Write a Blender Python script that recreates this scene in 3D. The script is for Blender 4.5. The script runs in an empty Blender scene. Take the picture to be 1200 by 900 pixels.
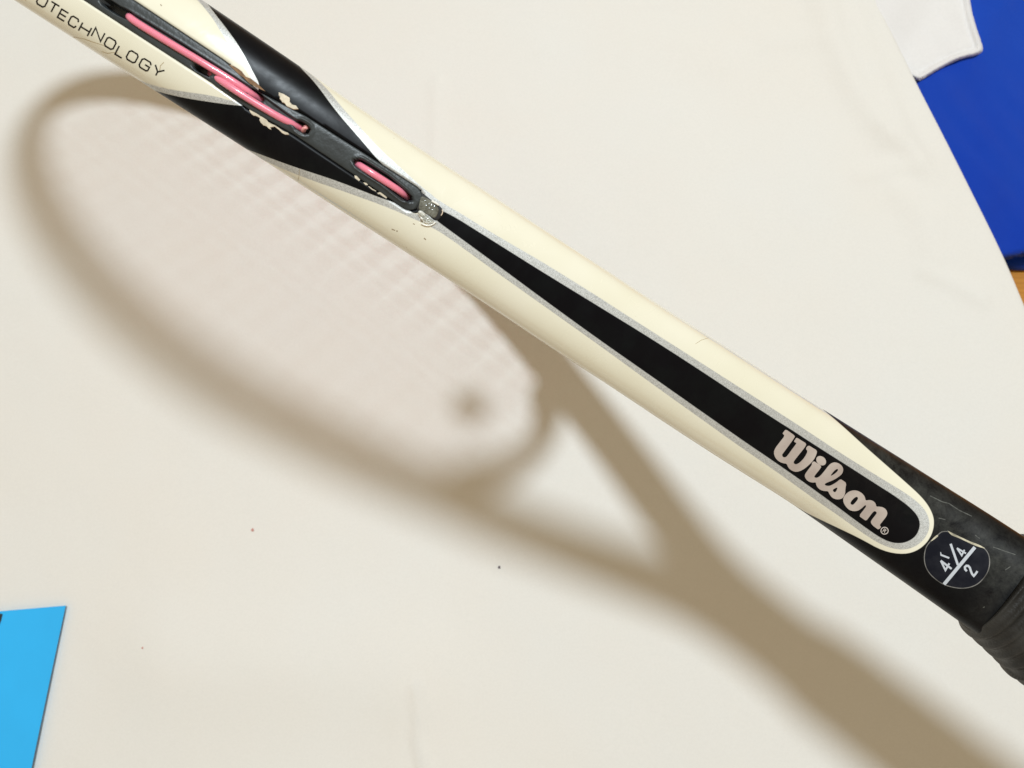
import bpy, bmesh, math, random
import numpy as np
from mathutils import Vector, Matrix, noise
from mathutils.bvhtree import BVHTree
from mathutils.geometry import delaunay_2d_cdt

random.seed(4)
np.random.seed(4)
scene = bpy.context.scene
col = scene.collection
MM = 0.001

# ------------------------------------------------------------------ geometry of the place
# "cam" frame in millimetres: X right, Y up, Z towards the viewer.  F is the focal length in photo pixels (1200 wide).
F = 900.0
N = np.array([-0.04532530571696456, 0.1965632463920129, 0.9794429574148239]); N /= np.linalg.norm(N)   # up, off the cloth
C = np.array([0, 0, -416.66565308533615])
ex = np.array([1.0, 0, 0]); ex -= N * (ex @ N); ex /= np.linalg.norm(ex)
ey = np.cross(N, ex)
R = np.stack([ex, ey, N])                       # cam vector -> world vector


def to_world(p):
    return (np.asarray(p, float) - C) @ R.T * MM


def to_cam(p):
    return (np.asarray(p, float) / MM) @ R + C


def proj(p):                                    # cam mm -> photo pixels
    p = np.asarray(p, float)
    return np.stack([600 + F * p[..., 0] / -p[..., 2], 450 - F * p[..., 1] / -p[..., 2]], -1)


def ray(x, y):
    return np.array([(x - 600) / F, -(y - 450) / F, -1.0])


def on_cloth(x, y, z=0.0):                      # photo pixel -> world point at height z (m) over the cloth
    d = ray(x, y) @ R.T
    o = to_world([0, 0, 0])
    k = (z - o[2]) / d[2]
    return o + d * k


# ------------------------------------------------------------------ camera
cam_d = bpy.data.cameras.new('camera')
cam = bpy.data.objects.new('camera', cam_d)
col.objects.link(cam)
mw = Matrix([list(r) for r in R.tolist()]).to_4x4()
mw.translation = Vector(to_world([0, 0, 0]))
cam.matrix_world = mw
cam_d.sensor_width = 36.0
cam_d.lens = 36.0 * F / 1200.0
cam_d.clip_start = 0.01
cam_d.clip_end = 60.0
cam_d.dof.use_dof = True
cam_d.dof.focus_distance = 0.212
cam_d.dof.aperture_fstop = 30.0
scene.camera = cam

# ------------------------------------------------------------------ light: warm room light and one ceiling lamp
world = bpy.data.worlds.new('World')
scene.world = world
world.use_nodes = True
bg = world.node_tree.nodes['Background']
bg.inputs['Color'].default_value = (0.47, 0.375, 0.245, 1)
bg.inputs['Strength'].default_value = 1.0
lamp_pos = Vector(to_world([184.5, 697.4, 1329.9]))
ld = bpy.data.lights.new('ceiling_lamp_light', 'AREA')
ld.shape = 'DISK'
ld.size = 0.225
ld.energy = 28.3
ld.color = (0.815, 0.915, 0.985)
lo = bpy.data.objects.new('ceiling_lamp_light', ld)
col.objects.link(lo)
lo.location = lamp_pos
lo.rotation_euler = (Vector(to_world([0, 0, -300])) - lamp_pos).to_track_quat('-Z', 'Y').to_euler()

scene.view_settings.view_transform = 'Standard'
scene.view_settings.look = 'None'
scene.view_settings.exposure = 0.0
scene.view_settings.gamma = 1.0
scene.view_settings.use_curve_mapping = False


# ------------------------------------------------------------------ materials
def new_mat(name):
    m = bpy.data.materials.new(name)
    m.use_nodes = True
    nt = m.node_tree
    return m, nt, nt.nodes['Principled BSDF']


def N_(nt, kind, **kw):
    n = nt.nodes.new(kind)
    for k, v in kw.items():
        setattr(n, k, v)
    return n


def tex_noise(nt, scale, detail=3, rough=0.5, vec=None, dist=0.0):
    n = N_(nt, 'ShaderNodeTexNoise')
    n.inputs['Scale'].default_value = scale
    n.inputs['Detail'].default_value = detail
    n.inputs['Roughness'].default_value = rough
    n.inputs['Distortion'].default_value = dist
    if vec is None:
        tc = N_(nt, 'ShaderNodeTexCoord')
        vec = tc.outputs['Object']
    nt.links.new(vec, n.inputs['Vector'])
    return n.outputs['Fac']


def math_(nt, op, a, b=None, clamp=False):
    n = N_(nt, 'ShaderNodeMath', operation=op)
    n.use_clamp = clamp
    for i, v in enumerate((a, b)):
        if v is None:
            continue
        if isinstance(v, (int, float)):
            n.inputs[i].default_value = v
        else:
            nt.links.new(v, n.inputs[i])
    return n.outputs[0]


def mixc(nt, fac, a, b):
    n = N_(nt, 'ShaderNodeMix', data_type='RGBA')
    if isinstance(fac, (int, float)):
        n.inputs[0].default_value = fac
    else:
        nt.links.new(fac, n.inputs[0])
    for sock, v in ((n.inputs[6], a), (n.inputs[7], b)):
        if isinstance(v, tuple):
            sock.default_value = (*v, 1)
        else:
            nt.links.new(v, sock)
    return n.outputs[2]


def mixf(nt, fac, a, b):
    n = N_(nt, 'ShaderNodeMix', data_type='FLOAT')
    for sock, v in ((n.inputs[0], fac), (n.inputs[2], a), (n.inputs[3], b)):
        if isinstance(v, (int, float)):
            sock.default_value = v
        else:
            nt.links.new(v, sock)
    return n.outputs[0]


def ramp(nt, fac, p0, p1):
    n = N_(nt, 'ShaderNodeMapRange')
    n.inputs['From Min'].default_value = p0
    n.inputs['From Max'].default_value = p1
    nt.links.new(fac, n.inputs['Value'])
    return n.outputs[0]


def bump(nt, bs, h, strength, dist):
    b = N_(nt, 'ShaderNodeBump')
    b.inputs['Strength'].default_value = strength
    b.inputs['Distance'].default_value = dist
    nt.links.new(h, b.inputs['Height'])
    nt.links.new(b.outputs[0], bs.inputs['Normal'])
    return b


def simple(name, rgb, rough=0.5, noise_amp=0.0, nscale=300, bump_amt=0.0, bump_scale=2000, coat=0.0, metallic=0.0, spec=0.5):
    m, nt, bs = new_mat(name)
    bs.inputs['Roughness'].default_value = rough
    bs.inputs['Metallic'].default_value = metallic
    bs.inputs['Coat Weight'].default_value = coat
    bs.inputs['Coat Roughness'].default_value = 0.08
    bs.inputs['Specular IOR Level'].default_value = spec
    if noise_amp > 0:
        f = tex_noise(nt, nscale, 4)
        lo_ = tuple(c * (1 - noise_amp) for c in rgb)
        hi_ = tuple(min(1, c * (1 + noise_amp)) for c in rgb)
        nt.links.new(mixc(nt, ramp(nt, f, 0.3, 0.7), lo_, hi_), bs.inputs['Base Color'])
    else:
        bs.inputs['Base Color'].default_value = (*rgb, 1)
    if bump_amt > 0:
        bump(nt, bs, tex_noise(nt, bump_scale, 2), bump_amt, 0.0003)
    return m


CREAM = (0.88, 0.80, 0.60)


def paint_material():
    m, nt, bs = new_mat('racket_paint')

    def attr(n_):
        a = N_(nt, 'ShaderNodeAttribute', attribute_name=n_)
        return a.outputs['Fac']
    soft = 0.35
    isP = ramp(nt, attr('panel'), soft, -soft)      # inside a light panel
    isS = ramp(nt, attr('silver'), soft, -soft)
    isI = ramp(nt, attr('inner'), soft, -soft)
    # cream lacquer with faint unevenness and a few specks
    f1 = tex_noise(nt, 60, 3)
    cream = mixc(nt, ramp(nt, f1, 0.3, 0.7), (0.79, 0.762, 0.615), (0.82, 0.795, 0.665))
    sp = tex_noise(nt, 900, 1, 0.4)
    cream = mixc(nt, math_(nt, 'MULTIPLY', ramp(nt, sp, 0.80, 0.84), 0.35), cream, (0.35, 0.25, 0.12))
    # silver flake
    vor = N_(nt, 'ShaderNodeTexVoronoi'); vor.inputs['Scale'].default_value = 6500
    tc = N_(nt, 'ShaderNodeTexCoord'); nt.links.new(tc.outputs['Object'], vor.inputs['Vector'])
    sepc = N_(nt, 'ShaderNodeSeparateColor'); nt.links.new(vor.outputs['Color'], sepc.inputs[0])
    fl = sepc.outputs[0]
    silver = mixc(nt, fl, (0.40, 0.41, 0.40), (0.70, 0.72, 0.72))
    # black lacquer
    f2 = tex_noise(nt, 120, 4, 0.6)
    black = mixc(nt, ramp(nt, f2, 0.45, 0.75), (0.001, 0.0013, 0.003), (0.0025, 0.004, 0.005))
    col1 = mixc(nt, isP, black, cream)
    col2 = mixc(nt, isS, col1, silver)
    col3 = mixc(nt, isI, col2, black)
    sheen_dust_n = tex_noise(nt, 210, 9, 0.82, dist=.25)
    sheen_dust = math_(nt, 'MULTIPLY', attr('sheen_wear'), ramp(nt, sheen_dust_n, 0.36, 0.78), clamp=True)
    sheen_dust = math_(nt, 'MULTIPLY', sheen_dust, math_(nt, 'SUBTRACT', 1.0, isP, clamp=True))
    col3 = mixc(nt, sheen_dust, col3, (0.065, 0.068, 0.062))  # grey sheen painted into the black lacquer, broken up like dust
    nt.links.new(col3, bs.inputs['Base Color'])
    isS2 = math_(nt, 'MULTIPLY', isS, math_(nt, 'SUBTRACT', 1.0, isI))
    nt.links.new(math_(nt, 'MULTIPLY', isS2, 0.40), bs.inputs['Metallic'])
    # lacquer gloss, dulled where the painted grey reflection and handling marks lie
    sm = tex_noise(nt, 45, 5, 0.65, dist=1.5)
    r = mixf(nt, ramp(nt, sm, 0.42, 0.72), 0.16, 0.40)
    r = mixf(nt, isS2, r, 0.50)
    rb = mixf(nt, ramp(nt, sm, 0.40, 0.70), 0.30, 0.46)
    wn = tex_noise(nt, 170, 6, 0.7, dist=.8)
    sheen_wear = math_(nt, 'MULTIPLY', attr('sheen_wear'), ramp(nt, wn, 0.34, 0.66), clamp=True)
    light = math_(nt, 'MULTIPLY', math_(nt, 'MAXIMUM', isP, isS), math_(nt, 'SUBTRACT', 1.0, isI))
    nt.links.new(mixf(nt, light, rb, r), bs.inputs['Roughness'])
    nt.links.new(mixf(nt, light, mixf(nt, sheen_wear, 0.14, 0.35), 0.5), bs.inputs['Specular IOR Level'])
    nt.links.new(math_(nt, 'MULTIPLY', math_(nt, 'SUBTRACT', light, isS2, clamp=True), 0.6), bs.inputs['Coat Weight'])
    bs.inputs['Coat Roughness'].default_value = 0.07
    bump(nt, bs, tex_noise(nt, 260, 3), 0.10, 0.0002)
    return m


def cloth_material(name, a, b, weave=1.0, scale=1500):
    m, nt, bs = new_mat(name)
    bs.inputs['Roughness'].default_value = 0.9
    bs.inputs['Specular IOR Level'].default_value = 0.15
    bs.inputs['Sheen Weight'].default_value = 0.08
    tc = N_(nt, 'ShaderNodeTexCoord')
    f = tex_noise(nt, 7, 4, 0.55, tc.outputs['Object'])
    c = mixc(nt, ramp(nt, f, 0.33, 0.67), a, b)
    f3 = tex_noise(nt, scale * 0.6, 2, 0.6, tc.outputs['Object'])
    c = mixc(nt, math_(nt, 'MULTIPLY', ramp(nt, f3, 0.35, 0.7), 0.10), c, tuple(v * 0.72 for v in a))
    nt.links.new(c, bs.inputs['Base Color'])
    w1 = N_(nt, 'ShaderNodeTexWave', wave_type='BANDS', bands_direction='X')
    w2 = N_(nt, 'ShaderNodeTexWave', wave_type='BANDS', bands_direction='Y')
    for w in (w1, w2):
        w.inputs['Scale'].default_value = scale * 0.5
        w.inputs['Distortion'].default_value = 1.5
        nt.links.new(tc.outputs['Object'], w.inputs['Vector'])
    h = math_(nt, 'ADD', w1.outputs['Fac'], w2.outputs['Fac'])
    h = math_(nt, 'ADD', h, math_(nt, 'MULTIPLY', tex_noise(nt, 160, 5, 0.65, tc.outputs['Object']), 3.0))
    bump(nt, bs, h, 0.35 * weave, 0.00025)
    return m


M = {}
M['paint'] = paint_material()
M['sheet'] = cloth_material('white_cotton', (0.815, 0.792, 0.75), (0.81, 0.805, 0.78))
M['white_knit'] = cloth_material('white_knit', (0.80, 0.79, 0.80), (0.82, 0.81, 0.81), 1.2, 1100)
M['blue_cloth'] = cloth_material('blue_cloth', (0.004, 0.040, 0.40), (0.007, 0.060, 0.46), 1.2, 1100)
M['card'] = simple('blue_card', (0.020, 0.45, 0.93), 0.6, 0.03, 40, 0.05)
M['card_print'] = simple('black_print', (0.01, 0.02, 0.03), 0.5)
M['rubber'] = simple('grommet_plastic', (0.030, 0.037, 0.040), 0.42, 0.25, 200, 0.25, 1200)
M['tape'] = simple('grip_tape', (0.024, 0.024, 0.023), 0.5, 0.55, 150, 0.5, 1500, spec=.35)
M['chip'] = simple('bare_primer', (0.66, 0.59, 0.46), 0.7, 0.2, 900, 0.4, 1500)
M['chip_brown'] = simple('worn_brown_edge', (0.22, 0.12, 0.055), 0.7, 0.4, 900, 0.4, 1500)
M['nick'] = simple('nick_brown', (0.30, 0.23, 0.15), 0.6)
M['ink'] = simple('black_lettering', (0.006, 0.004, 0.004), 0.5, spec=.2)
M['scratch'] = simple('scratch_line', (0.42, 0.33, 0.19), 0.6)
M['white_ink'] = simple('white_lettering', (0.52, 0.56, 0.62), 0.45)
M['mark'] = simple('size_ink', (0.55, 0.50, 0.47), 0.3)
M['speck'] = simple('dark_lint', (0.10, 0.08, 0.10), 0.9)
M['speck_red'] = simple('red_lint', (0.55, 0.28, 0.24), 0.9)
M['dark'] = simple('dark_interior', (0.008, 0.008, 0.009), 0.6)


def logo_material():
    m, nt, bs = new_mat('pearl_lettering')
    f = tex_noise(nt, 90, 3)
    nt.links.new(mixc(nt, ramp(nt, f, 0.35, 0.65), (0.44, 0.37, 0.335), (0.57, 0.505, 0.46)), bs.inputs['Base Color'])
    bs.inputs['Metallic'].default_value = 0.15
    bs.inputs['Roughness'].default_value = 0.38
    return m


M['pearl'] = logo_material()


def string_material(name, rgb, tr):
    m, nt, bs = new_mat(name)
    bs.inputs['Base Color'].default_value = (*rgb, 1)
    bs.inputs['Roughness'].default_value = 0.22
    bs.inputs['Coat Weight'].default_value = 0.6
    bs.inputs['Transmission Weight'].default_value = tr
    bs.inputs['Subsurface Weight'].default_value = 0.25
    bs.inputs['Subsurface Radius'].default_value = (0.001, 0.0004, 0.0004)
    return m


M['pink'] = string_material('pink_string', (0.84, 0.25, 0.35), 0.0)
M['pink_cut'] = string_material('cut_string_end', (0.85, 0.36, 0.33), 0.0)


def clear_material():
    m, nt, bs = new_mat('clear_plastic')
    bs.inputs['Base Color'].default_value = (0.80, 0.82, 0.76, 1)
    bs.inputs['Roughness'].default_value = 0.12
    bs.inputs['IOR'].default_value = 1.47
    bs.inputs['Transmission Weight'].default_value = 0.75
    bump(nt, bs, tex_noise(nt, 500, 2), 0.25, 0.0003)
    return m


M['clear'] = clear_material()


def film_material():
    m, nt, bs = new_mat('sticker_film')
    bs.inputs['Roughness'].default_value = 0.3
    bs.inputs['Specular IOR Level'].default_value = 0.22
    f = tex_noise(nt, 250, 4, 0.6)
    nt.links.new(mixc(nt, ramp(nt, f, 0.4, 0.75), (0.003, 0.005, 0.012), (0.014, 0.016, 0.024)), bs.inputs['Base Color'])
    bump(nt, bs, tex_noise(nt, 200, 3), 0.15, 0.0003)
    return m


M['film'] = film_material()
M['film_edge_glare'] = simple('sticker_edge_glare', (0.16, 0.16, 0.155), 0.25, 0.5, 500)  # lighter ring: edge highlight of the film painted in
M['film_glare'] = simple('sticker_fold_glare', (0.50, 0.47, 0.36), 0.15, 0.5, 400)  # pale glare painted along the bent edge of the film


def floor_material():
    m, nt, bs = new_mat('orange_wood')
    tc = N_(nt, 'ShaderNodeTexCoord')
    mp = N_(nt, 'ShaderNodeMapping'); mp.inputs['Scale'].default_value = (1, 14, 1)
    nt.links.new(tc.outputs['Object'], mp.inputs['Vector'])
    f = tex_noise(nt, 18, 6, 0.6, mp.outputs['Vector'], 1.0)
    nt.links.new(mixc(nt, ramp(nt, f, 0.3, 0.7), (0.42, 0.16, 0.018), (0.62, 0.27, 0.035)), bs.inputs['Base Color'])
    bs.inputs['Roughness'].default_value = 0.35
    return m


M['floor'] = floor_material()


# ------------------------------------------------------------------ helpers
def link_mesh(name, verts, faces, mat, parent=None, smooth=True, attrs=None):
    me = bpy.data.meshes.new(name)
    me.from_pydata([tuple(v) for v in np.asarray(verts).tolist()], [], faces)
    me.validate()
    me.update()
    if mat is not None:
        me.materials.append(mat)
    if smooth:
        me.polygons.foreach_set('use_smooth', [True] * len(me.polygons))
    if attrs:
        for k, v in attrs.items():
            a = me.attributes.new(k, 'FLOAT', 'POINT')
            a.data.foreach_set('value', np.asarray(v, dtype=np.float32))
    o = bpy.data.objects.new(name, me)
    col.objects.link(o)
    if parent is not None:
        o.parent = parent
    return o


def chaikin(pts, n=1, closed=True):
    p = np.asarray(pts, float)
    for _ in range(n):
        if closed:
            q = np.roll(p, -1, 0)
            p = np.stack([p * .75 + q * .25, p * .25 + q * .75], 1).reshape(-1, 2)
        else:
            a, b = p[:-1], p[1:]
            m = np.stack([a * .75 + b * .25, a * .25 + b * .75], 1).reshape(-1, 2)
            p = np.concatenate([p[:1], m[1:-1], p[-1:]])
    return p


def inside(P, poly):
    x, y = P[:, 0], P[:, 1]
    r = np.zeros(len(P), bool)
    a = poly; b = np.roll(poly, -1, 0)
    for (x1, y1), (x2, y2) in zip(a, b):
        if y1 == y2:
            continue
        c = ((y1 > y) != (y2 > y)) & (x < (x2 - x1) * (y - y1) / (y2 - y1) + x1)
        r ^= c
    return r


def seg_dist(P, a, b):
    ab = b - a
    L2 = max(float(ab @ ab), 1e-12)
    t = np.clip(((P - a) @ ab) / L2, 0, 1)
    d = P - (a + t[:, None] * ab)
    return np.sqrt((d * d).sum(1))


def line_dist(P, pts, closed=False):
    pts = np.asarray(pts, float)
    n = len(pts)
    d = np.full(len(P), 1e9)
    for i in range(n if closed else n - 1):
        d = np.minimum(d, seg_dist(P, pts[i], pts[(i + 1) % n]))
    return d


def sdf(P, poly):
    poly = np.asarray(poly, float)
    d = line_dist(P, poly, True)
    return np.where(inside(P, poly), -d, d)


def lin(x, xp, fp):
    return np.interp(x, xp, fp)


def smooth_path(pts, step, rounds=6, win=7):
    """dense catmull-rom through pts, evenly resampled"""
    p = np.asarray(pts, float)
    P = np.concatenate([[2 * p[0] - p[1]], p, [2 * p[-1] - p[-2]]])
    out = []
    for i in range(1, len(P) - 2):
        t = np.linspace(0, 1, 40, endpoint=False)[:, None]
        a, b, c, d = P[i - 1], P[i], P[i + 1], P[i + 2]
        out.append(.5 * ((2 * b) + (-a + c) * t + (2 * a - 5 * b + 4 * c - d) * t ** 2 + (-a + 3 * b - 3 * c + d) * t ** 3))
    out.append(P[-2][None])
    q = np.concatenate(out)
    s = np.concatenate([[0], np.cumsum(np.linalg.norm(np.diff(q, axis=0), axis=1))])
    n = int(s[-1] / step) + 1
    t = np.linspace(0, s[-1], n)
    return np.stack([np.interp(t, s, q[:, k]) for k in range(q.shape[1])], 1)


# ------------------------------------------------------------------ the racket's own frame: u along the axis (butt -> tip), v in the string plane, w across it
O = np.array([289.1711886749832, -160.78890772152258, -185.812111990892])
U = np.array([-0.7958364592753691, 0.5585907884437964, -0.23371063551704585])
V = np.array([-0.2660598796544216, 0.024125294024770094, 0.9636545598016398])
W = -np.array([-0.5439269, -0.82909246, -0.12941881])
U /= np.linalg.norm(U); V -= U * (U @ V); V /= np.linalg.norm(V)
W = np.cross(U, V) * np.sign(np.cross(U, V) @ W); W /= np.linalg.norm(W)


def rk(p):                                      # racket mm -> cam mm
    p = np.asarray(p, float)
    return O + p[..., :1] * U + p[..., 1:2] * V + p[..., 2:3] * W


def rk_inv(c):
    d = np.asarray(c, float) - O
    return np.stack([d @ U, d @ V, d @ W], -1)


# edges of the racket in the photograph, used to read the beam's width along its length
TOP = np.array([(-400, -435), (100, -96), (240, 1), (295, 38.5), (350, 77), (400, 112), (500, 180), (575, 228), (620, 258), (700, 310), (765, 353), (860, 413), (917, 450), (967, 482), (1010, 509), (1080, 553), (1122, 580), (1160, 603), (1200, 630), (1400, 757)], float)
BOT = np.array([(-400, -255), (10, 0), (92, 50), (120, 71), (175, 105), (235, 143), (295, 179), (360, 222), (425, 263.5), (500, 311.8), (575, 360), (640, 404), (715, 453), (790, 503), (855, 545), (932, 593), (1000, 641), (1050, 676), (1132, 734), (1200, 782), (1400, 920)], float)
aimg = np.array([1135 - 350, 660.5 - 145.5]); aimg /= np.linalg.norm(aimg)
bimg = np.array([aimg[1], -aimg[0]])            # towards the picture's top


def half_widths(P):                             # P: (n,2) pixels of the midline; distances to the two edges
    def side(E, sgn):
        d = P[:, None] - E[None]
        al = (E - np.array([350, 145.5])) @ aimg
        pe = (E - np.array([350, 145.5])) @ bimg
        x = (P - np.array([350, 145.5])) @ aimg
        y = (P - np.array([350, 145.5])) @ bimg
        return sgn * (np.interp(x, al, pe) - y)
    return side(TOP, 1), side(BOT, -1)


# centre line of the near tube: butt, shaft, throat arm, hoop to the tip; the far tube is its mirror image
HA, HB, HC = 166.5, 132.0, 498.6
ctrl = [(0, 7.5), (60, 7.5), (120, 7.5), (170, 7.5), (205, 7.9), (228, 12.5), (250, 24.0), (286, 45.5), (320, 65), (350, 81), (380, 96.5), (410, 110.5), (440, 121.8)]
for th in np.radians([75, 85, 95, 105, 115, 125, 135, 145, 155, 163, 171]):
    ctrl.append((HC - HA * math.cos(th), HB * math.sin(th)))
tip = (HC + HA, 0.0)
half = smooth_path(ctrl + [tip, (HC + HA * math.cos(math.radians(9)), -HB * math.sin(math.radians(9)))], 0.5)
k = np.argmin(np.abs(half[:, 1]) + (half[:, 0] < 600) * 1e3)
half = half[:k + 1]
# light smoothing of the centre line
for _ in range(30):
    h2 = half.copy(); h2[1:-1] = (half[:-2] + 2 * half[1:-1] + half[2:]) / 4; half = h2
s_arc = np.concatenate([[0], np.cumsum(np.linalg.norm(np.diff(half, axis=0), axis=1))])
tan = np.gradient(half, axis=0); tan /= np.linalg.norm(tan, axis=1)[:, None]
nor = np.stack([-tan[:, 1], tan[:, 0]], 1)      # outward in the string plane
T_of = lin(half[:, 0], [0, 215, 300, 400, 700], [7.6, 7.6, 7.4, 6.8, 6.3])


def surf_uv(i, x):
    return half[i] + nor[i] * x


# beam half width H and its offset wc from the measured edges
mid = rk(np.concatenate([half + nor * T_of[:, None] * 0.25, np.zeros((len(half), 1))], 1))
px = proj(mid)
ht, hb = half_widths(px)
sc = F / -mid[:, 2]
vis = (half[:, 0] > 178) & (half[:, 0] < 505) & (s_arc < 420)
iv = np.where(vis)[0]
Hraw = (ht + hb) / 2 / sc
wraw = (ht - hb) / 2 / sc
Hs = Hraw.copy(); ws = wraw.copy()
Hs[:iv[0]] = Hraw[iv[0]]; ws[:iv[0]] = wraw[iv[0]]
Hend, wend = Hraw[iv[-1]], wraw[iv[-1]]
fade = np.clip((s_arc - s_arc[iv[-1]]) / 60, 0, 1)
Hs[iv[-1]:] = Hend * (1 - fade[iv[-1]:]) + 11.5 * fade[iv[-1]:]
ws[iv[-1]:] = wend * (1 - fade[iv[-1]:])
ker = np.ones(41) / 41
Hs = np.convolve(np.pad(Hs, 20, 'edge'), ker, 'valid'); ws = np.convolve(np.pad(ws, 20, 'edge'), ker, 'valid')
print('H range', Hs[iv].min(), Hs[iv].max(), 'wc', ws[iv].min(), ws[iv].max())

# where the grommet channel begins, by the pixel of its rounded end
outer = rk(np.concatenate([half + nor * T_of[:, None], np.zeros((len(half), 1))], 1))
opx = proj(outer)


def index_at(x):                                # path index whose outer surface shows at photo column x
    ok = (half[:, 1] > 0) & (s_arc < 520)
    d = np.where(ok, np.abs(opx[:, 0] - x), 1e9)
    return int(np.argmin(d))


i_gro = index_at(481)
s_gro = s_arc[i_gro]
GH = 2.95                                       # half width of the channel, mm
GD = 4.2


# half width and offset of the channel along the path, mm (it is pinched where the upper panel's tip overlaps it)
GHs = lin(opx[:, 0], [150, 262, 300, 350, 420, 480], [2.95, 2.85, 2.30, 2.50, 2.75, 2.95])
GCs = lin(opx[:, 0], [255, 300, 352], [0.0, -1.0, 0.0])
front = (half[:, 1] > 0) & (s_arc < 520)
GHs = np.where(front, GHs, 2.95); GCs = np.where(front, GCs, 0.0)


def section(n, expo, T, H, Tin=None, expi=2.1):
    """superellipse with more points on its outer half; returns x (outward), w"""
    ph = np.concatenate([np.linspace(-math.pi / 2 - 0.25, math.pi / 2 + 0.25, int(n * .72), endpoint=False),
                         np.linspace(math.pi / 2 + 0.25, 3 * math.pi / 2 - 0.25, n - int(n * .72), endpoint=False)])
    c, s = np.cos(ph), np.sin(ph)
    e = np.where(c > 0, expo, expi)
    return np.sign(c) * np.abs(c) ** (2 / e) * np.where(c > 0, T, Tin or T), np.sign(s) * np.abs(s) ** (2 / e) * H


# paint outlines on the near side, read along the beam
FAR = -2500.0
fm = 145.5 - .652 * (350 - FAR)
B_UP = [(335, 55), (350, 77), (370, 97), (395, 132), (420, 160), (445, 190), (470, 212), (490, 225)]
S_UP = [(345, 62), (355, 79), (380, 100), (400, 125), (420, 147), (445, 175), (470, 197), (495, 220), (508, 229)]
B_LO = [(270, 168), (302, 180), (345, 196), (395, 212), (445, 232), (470, 240), (486, 252)]
S_LO = [(262, 168), (285, 177), (307, 187), (350, 206), (405, 225), (460, 245), (494, 261), (503, 262)]
CREAM_END_T = [(900, 425), (930, 452), (955, 472), (985, 497), (1010, 520), (1035, 542), (1060, 564), (1080, 582), (1091, 597), (1095.5, 612), (1091, 630), (1078, 644), (1060, 650), (1035, 646), (1008, 631), (985, 620), (970, 613), (947, 602), (932, 593), (910, 583), (880, 574)]
MAIN = B_UP + [(500, 238), (494, 246)] + B_LO[::-1] + [(262, 190), (300, 260), (600, 470), (840, 640)] + CREAM_END_T[::-1] + [(880, 360), (600, 130), (380, 10)]
SIL_MAIN = [(500, 224), (517, 237), (540, 250), (567, 267), (600, 286.5), (633, 305.5), (650, 316), (700, 347), (715, 357), (790, 405), (865, 453), (940, 501), (985, 531), (1035, 562), (1065, 580), (1084, 596), (1090.5, 613), (1086, 629), (1073, 641), (1056, 645), (1036, 640), (1017, 629), (985, 606), (961, 589.5), (940, 574.5), (920, 560), (900, 546), (860, 518.5), (833, 499), (767, 452), (700, 403), (633, 355.5), (600, 332), (567, 308.5), (517, 272), (498, 263)]
SIL_UP = B_UP + [(512, 238)] + S_UP[::-1]
SIL_LO = B_LO + [(500, 250)] + S_LO[::-1]
INNER = [(511, 249), (519, 245.5), (575, 280.5), (633, 317), (700, 358), (766, 398.5), (833, 442), (865, 463.5), (917, 497), (922, 500), (960, 524.7), (1000, 550), (1031, 570), (1047, 580), (1069, 596), (1079.5, 611), (1075, 628), (1060, 637), (1042, 636), (1020, 623), (960, 578), (910, 543), (873, 518), (833, 490), (767, 443.5), (700, 396.7), (633, 348), (567, 299), (516, 262), (510, 257)]
L_LOW = [(FAR, fm), (150, 17), (297, 112), (303, 123), (281, 124), (250, 120), (212, 114), (180, 106), (162, 97), (135, 88), (100, 120), (FAR, fm + 200)]
L_LOWC = [(FAR, fm), (150, 17), (297, 112), (303, 120), (275, 119.5), (250, 112), (205, 106), (175, 99), (147, 87), (120, 74), (90, 110), (FAR, fm + 180)]
L_UP = [(FAR, fm), (150, 17), (297, 112), (306, 102), (295, 82), (282, 57), (268, 37), (250, 14), (238, -2), (215, -30), (180, -60), (FAR, fm - 200)]
L_UPC = [(FAR, fm), (150, 17), (297, 112), (301, 104), (290, 85), (280, 67), (260, 40), (250, 22), (232, 0), (205, -26), (170, -60), (FAR, fm - 200)]
regs = {k_: chaikin(v_, 2) for k_, v_ in dict(main=MAIN, silm=SIL_MAIN, silu=SIL_UP, sill=SIL_LO, inner=INNER, llow=L_LOW, llowc=L_LOWC, lup=L_UP, lupc=L_UPC).items()}


def paint_fields(P):
    main = sdf(P, regs['main'])
    llow, lup = sdf(P, regs['llow']), sdf(P, regs['lup'])
    panel = np.minimum(np.minimum(main, llow), lup)
    sil = np.minimum(np.minimum(sdf(P, regs['silm']), sdf(P, regs['silu'])), sdf(P, regs['sill']))
    sil = np.minimum(sil, np.maximum(llow, -sdf(P, regs['llowc'])))
    sil = np.minimum(sil, np.maximum(lup, -sdf(P, regs['lupc'])))
    inner = sdf(P, regs['inner'])
    return panel, sil, inner


def tube_idx():
    """path indices: fine where the photograph looks, coarse elsewhere"""
    out = []
    i = 0
    while i < len(half) - 1:
        out.append(i)
        s = s_arc[i]
        i += 1 if 165 < s < 440 else (4 if s < 700 else 8)
    out.append(len(half) - 1)
    return out


def channel_limits(i):
    """half width of the channel at path index i, or 0 outside it"""
    d = s_arc[i] - s_gro
    if d >= 0:
        return GHs[i]
    return math.sqrt(max(0.0, GHs[i] ** 2 - d * d))


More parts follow.
